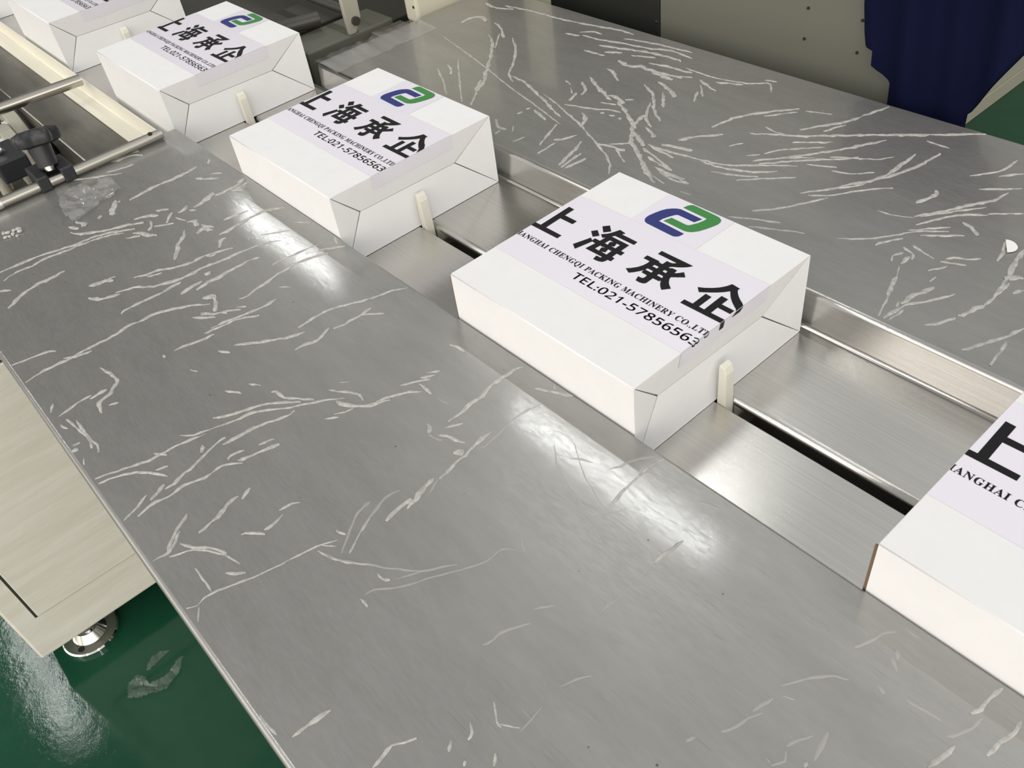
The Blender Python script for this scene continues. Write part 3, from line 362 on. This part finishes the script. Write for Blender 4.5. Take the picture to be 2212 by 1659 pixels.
# ------------------------------------------------------------------ pusher lugs in the slot
lugs = ['white nylon pusher lug behind the white carton in the top left corner', 'white nylon pusher lug behind the carton beside the cream rail', 'white nylon pusher lug behind the middle carton, its foot in the slot', 'white nylon pusher lug pushing the largest fully visible carton']
for k, lb in zip((1, 2, 3, 4), lugs):
    t = thing('pusher_lug', lb, 'pusher', (XS[k]+.0022, -.0062, -.045), 0, 'white nylon pusher lugs in the chain slot')
    bm = bmesh.new(); prism(bm, [(0, 0), (.014, 0), (.012, .05), (.0105, .092), (.0072, .1005), (.0012, .1035), (0, .102)], -.0075, .0075, lambda u, v, a: (u, a, v))
    obj('finger', bm, 'nylon', t, bev=.0012, seg=3)
    bm = bmesh.new(); bx(bm, -.012, .030, -.0078, .0078, -.0008, .012); obj('lug_base', bm, 'dark_steel', t)
# ------------------------------------------------------------------ guide rail, deck plate and rods (upper left)
rail = thing('guide_rail', 'long cream painted angle rail guiding the cartons at upper left', 'rail', (-2.1, -.165, -.01))
bm = bmesh.new(); sheet(bm, [(-.1990, -.0105), (-.1690, -.0105)] + arc(-.1690, -.0075, .003, -90, 0, 4) + [(-.1660, .0265)], -3.0, -1.2745); o = flats(obj('angle_bar', bm, 'cream_paint', rail, smooth=30, solid=.003)); o.matrix_parent_inverse = Matrix.Translation((2.1, .165, .01))
deck = thing('deck_plate', 'dark stainless deck plate beside the cream guide rail', 'plate', (-2.1, -.24, -.03))
bm = bmesh.new(); sheet(bm, [(-.2900, -.055), (-.2900, -.0175)] + arc(-.2875, -.0175, .0025, 180, 90, 4) + [(-.1595, -.015)], -3.0, -1.2750); o = flats(obj('plate', bm, 'dull_steel', deck, smooth=30, solid=.002)); o.matrix_parent_inverse = Matrix.Translation((2.1, .24, .03))
bm = bmesh.new(); bx(bm, -3.0, -1.28, -.285, -.175, -.13, -.0175); o = obj('deck_bracket', bm, 'dark_steel', deck); o.matrix_parent_inverse = Matrix.Translation((2.1, .24, .03))
def rod_thing(name, label, p0, p1, r, hole=None):
    t = thing(name, label, 'rod', p0); d = Vector(p0)
    o = rod('shaft', (0, 0, 0), Vector(p1)-d, r, 'rod_steel', t)
    if hole: 
        q = Vector(hole)-d; bm = bmesh.new(); tube(bm, q, q+Vector((.0002, .0, .0006)), .0042, n=18); obj('set_hole', bm, 'slot_black', t)
    return t
r1 = rod_thing('steel_rod', 'thick steel rod crossing the dark deck plate to the cream rail', (-1.705, -.176, .0395), (-1.745, -.66, .040), .0118)
r2 = rod_thing('steel_rod', 'steel rod along the upstream end of the foreground tray', (-1.2520, -.1860, .0622), (-1.2560, -.66, .0622), .0092, (-1.2495, -.2060, .0710))
bm = bmesh.new(); tube(bm, (-.0025, -.292, 0), (-.0027, -.312, 0), .0098); obj('end_collar', bm, 'chrome', r2, smooth=40)
# ------------------------------------------------------------------ clamp with star knob
def star_knob(bm, base, axis, r, h):
    u, v, d = frame_of(axis); base = Vector(base); prof = [(.55, 0), (.92, .12), (1, .35), (1, .62), (.93, .85), (.62, 1.0), (.2, 1.03)]; n = 60; rings = []
    for k, z in prof:
        ring = []
        for i in range(n):
            a = 2*math.pi*i/n; rr = r*k*(1.05-.34*(.5-.5*math.cos(5*a)) * min(1, k*1.05)); ring.append(bm.verts.new(base+d*(h*z)+(u*math.cos(a)+v*math.sin(a))*rr))
        rings.append(ring)
    for a, b in zip(rings, rings[1:]):
        for i in range(n): bm.faces.new((a[i], a[(i+1) % n], b[(i+1) % n], b[i]))
    bm.faces.new(rings[0][::-1]); bm.faces.new(rings[-1])
cl = thing('clamp_knob', 'black star knob with clamp gripping the thin rod at the tray corner', 'clamp', (-1.2545, -.384, .0622))
bm = bmesh.new(); bx(bm, -.020, .0120, -.030, -.010, -.0098, .018); bx(bm, -.020, .0120, .012, .034, -.0098, .018); bx(bm, -.050, -.0195, -.030, .034, -.018, .018); obj('clamp_block', bm, 'black_plastic', cl, bev=.003)
ax = Vector((-.35, .10, 1)).normalized(); st = Vector((-.012, .002, .012))
bm = bmesh.new(); tube(bm, st, st+ax*.008, .0095); obj('washer', bm, 'rod_steel', cl, smooth=40)
bm = bmesh.new(); tube(bm, st+ax*.008, st+ax*.046, .0165, .0185); obj('knob_stem', bm, 'black_plastic', cl, smooth=40)
bm = bmesh.new(); star_knob(bm, st+ax*.042, ax, .040, .028); obj('star_head', bm, 'black_plastic', cl, smooth=50)
cl2 = thing('rod_clamp', 'black cross clamp with bright bolt left of the star knob', 'clamp', (-1.62, -.395, -.02))
bm = bmesh.new(); bx(bm, -.045, .06, -.030, .030, -.024, .020); obj('clamp_block', bm, 'black_plastic', cl2, bev=.004)
bm = bmesh.new(); tube(bm, (.012, -.036, .012), (.018, .000, .030), .007); obj('bolt', bm, 'chrome', cl2, smooth=40)
# curved brackets over the gap
for i, (x0, y, lb) in enumerate(((-1.86, -.315, 'pale grey curved bracket arm under the thick rod'), (-1.775, -.350, 'pale grey curved bracket arm nearer the star knob'))):
    t = thing('bracket_arm', lb, 'bracket', (x0, y, -.11), 0, 'pale grey bracket arms at left')
    up = [(-.07+.155*k/8, .075+.012*math.sin(math.pi*k/8)-.055*(k/8)**2.2) for k in range(9)]; lo_ = [(u_-.004, v_-.030) for u_, v_ in up[::-1]]
    bm = bmesh.new(); prism(bm, up+lo_, -.014, .014, lambda u, v, a: (u, a, v)); obj('arm', bm, 'bracket_grey', t, bev=.002)
    bm = bmesh.new(); tube(bm, (-.015, -.024, .062), (-.015, -.014, .062), .008, n=6); obj('hex_bolt', bm, 'chrome', t)
    bm = bmesh.new(); bx(bm, -.05, .0, -.012, .012, -.05, .06); obj('arm_foot', bm, 'bracket_grey', t)
bm = bmesh.new(); bx(bm, -.045, .045, -.024, .024, -.02, .028); tag(obj('black_block', bm, 'black_plastic', bev=.005), 'small black block between the curved bracket and star knob', 'block').location = (-1.735, -.315, -.085)
for i, (x, y, lb) in enumerate(((-1.62, -.425, 'grey upright post under the black cross clamp'), (-1.81, -.40, 'short grey upright post left of the curved brackets'))):
    tag(rod('support_post', (x, y, -.165), (x, y, -.04), .011, 'bracket_grey'), lb, 'post', 'grey posts in the machine gap')
# ------------------------------------------------------------------ cream machine cabinet under the tray
cab = thing('machine_cabinet', 'cream film-covered machine cabinet standing under the foreground tray', 'cabinet', (-1.8, -.45, FZ))
cx = -1.25
def incab(o): o.matrix_parent_inverse = Matrix.Translation((1.8, .45, -FZ)); return o
incab(box('housing', (-2.9, cx, -.893, -.16, -.910, -.165), 'filmed_cream', cab, .006))
incab(box('gap_shade', (-2.9, cx-.002, -.885, -.16, -.1645, -.160), 'dark_steel', cab, .001))  # dark sheet over the cream housing, painting shade into the gap
bm = bmesh.new(); bx(bm, cx-.001, cx+.0065, -.842, -.22, -.783, -.20); incab(obj('door_panel', bm, 'filmed_cream', cab, bev=.002))
bm = bmesh.new(); bx(bm, cx-.0005, cx+.0006, -.848, -.21, -.788, -.195); incab(obj('door_gap', bm, 'dark_steel', cab))
for fx, fy in ((-1.297, -.790), (-2.8, -.79), (-1.297, -.25)):
    bm = bmesh.new(); lathe(bm, (fx, fy, FZ), [(.0655, 0), (.0655, .010), (.062, .013), (.040, .015), (.028, .036), (.022, .036), (.022, .040), (.012, .041), (.012, .072)])
    o = incab(obj('levelling_foot', bm, 'chrome', cab, smooth=35))
    bm = bmesh.new(); tube(bm, (fx+.035, fy-.034, FZ+.0132), (fx+.035, fy-.034, FZ+.0152), .0075, n=18); h_ = obj('bolt_hole', bm, 'slot_black', o); 
# ------------------------------------------------------------------ machine body behind, upper middle
base = thing('lower_machine', 'dark grey machine body behind the cartons at the top', 'machine', (-2.1, .45, -.1))
def inb(o): o.matrix_parent_inverse = Matrix.Translation((2.1, -.45, .1)); return o
bm = bmesh.new(); bx(bm, -2.9, -1.50, .172, .60, -.16, -.02); inb(obj('base_plate', bm, 'dark_steel', base, bev=.003))
bm = bmesh.new(); bx(bm, -1.50, -1.395, .205, .430, -.16, .030); inb(obj('cross_beam', bm, 'grey_paint', base, bev=.004))
tw = thing('reflection_block', 'unseen dark block added beyond the cream post for the far tray to reflect', 'machine', (-2.1, .95, FZ))  # unseen block, put in to give the far tray something dark to reflect
bm = bmesh.new(); bx(bm, -.8, .785, -.30, .3, 0, 1.9); obj('block_shell', bm, 'grey_paint', tw, bev=.006)
bm = bmesh.new(); bx(bm, -1.72, -1.56, .25, .42, -.02, .015); inb(obj('slotted_block', bm, 'dark_steel', base, bev=.004))
tag(rod('roller', (-1.520, .205, .052), (-1.490, .300, .052), .016, 'dark_steel'), 'short dark steel roller behind the second visible carton', 'roller')
lk = thing('link_bracket', 'pale grey link bracket with a dark bolt at the top', 'bracket', (-1.40, .335, .030))
bm = bmesh.new(); prism(bm, [(-.020, 0), (-.004, -.0), (.016, .03), (.018, .14), (-.022, .14), (-.022, .04)], -.006, .006, lambda u, v, a: (a, u, v)); obj('link', bm, 'bracket_grey', lk, bev=.002)
bm = bmesh.new(); tube(bm, (.006, -.001, .026), (.013, -.001, .026), .0095); obj('bolt', bm, 'dark_steel', lk, smooth=40)
bm = bmesh.new(); tube(bm, (-.006, .002, .040), (-.45, .002, .040), .0105); obj('tie_bar', bm, 'dark_steel', lk, smooth=40)
box_ = thing('cream_housing', 'cream painted machine housing corner standing at the far tray end', 'machine', (-1.45, .60, 0))
bm = bmesh.new(); bx(bm, .105, .151, -.166, .03, .033, .34); obj('housing', bm, 'light_panel', box_, bev=.006)
bm = bmesh.new(); tube(bm, (.14, -.167, .068), (.14, -.164, .068), .003, n=12); obj('screw', bm, 'slot_black', box_)
bm = bmesh.new(); bx(bm, -1.37, -1.312, .352, .432, -.02, .030); tag(obj('small_ledge', bm, 'dull_steel', bev=.003), 'small dark steel ledge between cross beam and far tray', 'plate')
# ------------------------------------------------------------------ machine wall beyond the far tray
gd = thing('machine_guard', 'machine side wall of black and grey panels beyond the far tray', 'machine', (-.9, .75, FZ))
def ing(o): o.matrix_parent_inverse = Matrix.Translation((.9, -.75, -FZ)); return o
ing(box('light_panel', (-1.290, -1.1935, .722, .76, FZ, .30), 'light_panel', gd)); ing(box('black_panel', (-1.1925, -.8715, .72, .76, FZ, .30), 'black_panel', gd)); ing(box('grey_panel', (-.8705, -.30, .722, .76, FZ, .30), 'grey_paint', gd))
bm = bmesh.new()
for x, z in ((-.537, .127), (-.434, .128), (-.538, .074), (-.435, .074)):
    bm = bmesh.new(); tube(bm, (x, .7225, z), (x, .7200, z), .0026, n=12); ing(obj('screw_hole', bm, 'slot_black', gd))
bm = bmesh.new(); tube(bm, (-.880, .7205, .030), (-.880, .7180, .030), .0022, n=12); ing(obj('screw_head', bm, 'chrome', gd))
# navy cloth hanging against the wall
def lerp_tab(tab, z):
    for (z0, a), (z1, b) in zip(tab, tab[1:]):
        if z0 <= z <= z1: return a+(b-a)*(z-z0)/(z1-z0)
    return tab[0][1] if z < tab[0][0] else tab[-1][1]
LT = [(-.6, -.335), (.0, -.357), (.050, -.359), (.053, -.362), (.071, -.396), (.096, -.398), (.099, -.412), (.106, -.414), (.120, -.419), (.165, -.429), (.5, -.436), (.52, -.436)]
RT = [(-.6, -.25), (-.02, -.224), (.030, -.226), (.034, -.222), (.130, -.172), (.23, -.12), (.52, -.06)]
bm = bmesh.new(); zs = sorted(set([-.55+.03*i for i in range(19)] + [.0+.006*i for i in range(45)] + [.27, .285, .30] + [.0505, .0525, .0965, .0985])); NX = 60; pr = None
for z in zs:
    a, b_ = lerp_tab(LT, z), lerp_tab(RT, z); row = []
    for i in range(NX+1):
        x = a+(b_-a)*i/NX; s = (x+.43)
        y = .694 + .010*math.sin(s*42+.6*z*6) + .007*math.sin(s*88+1.3+z*9) + .006*noise.noise(Vector((x*14, z*5, 2)))
        if i in (0, NX): y += .006
        row.append(bm.verts.new((x, min(y, .7135), z)))
    if pr:
        for i in range(NX): bm.faces.new((pr[i], pr[i+1], row[i+1], row[i]))
    pr = row
tag(obj('navy_cloth', bm, 'navy_cloth', None, smooth=60, solid=.004), 'dark navy blue cloth hanging in folds beyond the far tray', 'cloth')
pc = thing('grey_cabinet', 'pale grey machine plinth on the green floor at the far right', 'cabinet', (-1.5, 3.6, FZ))
bm = bmesh.new(); bx(bm, -.7, .546, -1.6, 1.6, 0, .062); obj('plinth', bm, 'pale_grey_paint', pc, bev=.003)
bm = bmesh.new(); bx(bm, -.7, .540, -1.6, 1.6, .062, 1.6); obj('cabinet_body', bm, 'pale_grey_paint', pc, bev=.003)
# ------------------------------------------------------------------ loose bits
def inside_poly(x, y, P):
    c = False; n = len(P)
    for i in range(n):
        (x0, y0), (x1, y1) = P[i], P[(i+1) % n]
        if (y0 > y) != (y1 > y) and x < (x1-x0)*(y-y0)/(y1-y0)+x0: c = not c
    return c
def crumple(name, outline, z, amp, step, m, label, freq, seed):
    P = [(a/1000, b/1000) for a, b in outline]; ax, bx_ = min(p[0] for p in P), max(p[0] for p in P); ay, by = min(p[1] for p in P), max(p[1] for p in P)
    bm = bmesh.new(); g = {}
    nx, ny = int((bx_-ax)/step)+2, int((by-ay)/step)+2
    def vert(i, j):
        if (i, j) not in g:
            x, y = ax+i*step, ay+j*step
            h = sum(abs(noise.noise(Vector((x*freq*k+seed, y*freq*k, seed))))/k for k in (1, 2.1, 4.3)); g[i, j] = bm.verts.new((x-ax+step*.3*noise.noise(Vector((x*200, y*200, 3))), y-ay+step*.3*noise.noise(Vector((x*200, y*200, 9))), .0006+amp*h))
        return g[i, j]
    for i in range(nx):
        for j in range(ny):
            if inside_poly(ax+(i+.5)*step, ay+(j+.5)*step, P): bm.faces.new((vert(i, j), vert(i+1, j), vert(i+1, j+1), vert(i, j+1)))
    bmesh.ops.triangulate(bm, faces=bm.faces[:])
    o = tag(obj(name, bm, m, None, smooth=25), label, 'plastic film', None); o.location = (ax, ay, z); return o
crumple('film_scrap', D['crumple'], ZT, .014, .003, 'clear_film', 'crumpled clear plastic film scrap lying on the foreground tray below the star knob', 26, 2.0)
crumple('film_scrap', D['scrap1'], FZ, .016, .0035, 'clear_film_floor', 'folded clear plastic scrap on the green floor, larger of the two', 22, 5.0)
crumple('film_scrap', D['scrap2'], FZ, .006, .003, 'clear_film_floor', 'small clear plastic scrap on the green floor beside the larger one', 30, 8.0)
P = [(a/10000, b/10000) for a, b in D['chip']]; c0 = (sum(p[0] for p in P)/len(P), sum(p[1] for p in P)/len(P))
bm = bmesh.new(); prism(bm, [(x-c0[0], y-c0[1]) for x, y in P], 0, .0006, lambda u, v, a: (u, v, a)); o = tag(obj('paper_chip', bm, 'paper'), 'white half-round paper chip lying on the far tray at right', 'paper'); o.location = (*c0, ZT+.0016)
cr = [(a/1000, b/1000) for a, b in D['crumb']]; c0 = cr[3]; bm = bmesh.new()
for x, y in cr:
    for q in range(2):
        r_ = rnd.uniform(.0025, .0048); mt = Matrix.Translation((x-c0[0]+rnd.uniform(-.003, .003), y-c0[1]+rnd.uniform(-.003, .003), r_*.4)) @ Matrix.Diagonal((r_, r_*rnd.uniform(.6, 1), r_*.5, 1))
        bmesh.ops.create_icosphere(bm, subdivisions=2, radius=1, matrix=mt)
o = tag(obj('glue_crumbs', bm, 'air_wrinkle', None, smooth=60), 'small cluster of whitish crumbs on the foreground tray by the left picture edge', 'crumbs', None, 'stuff'); o.location = (*c0, ZT)
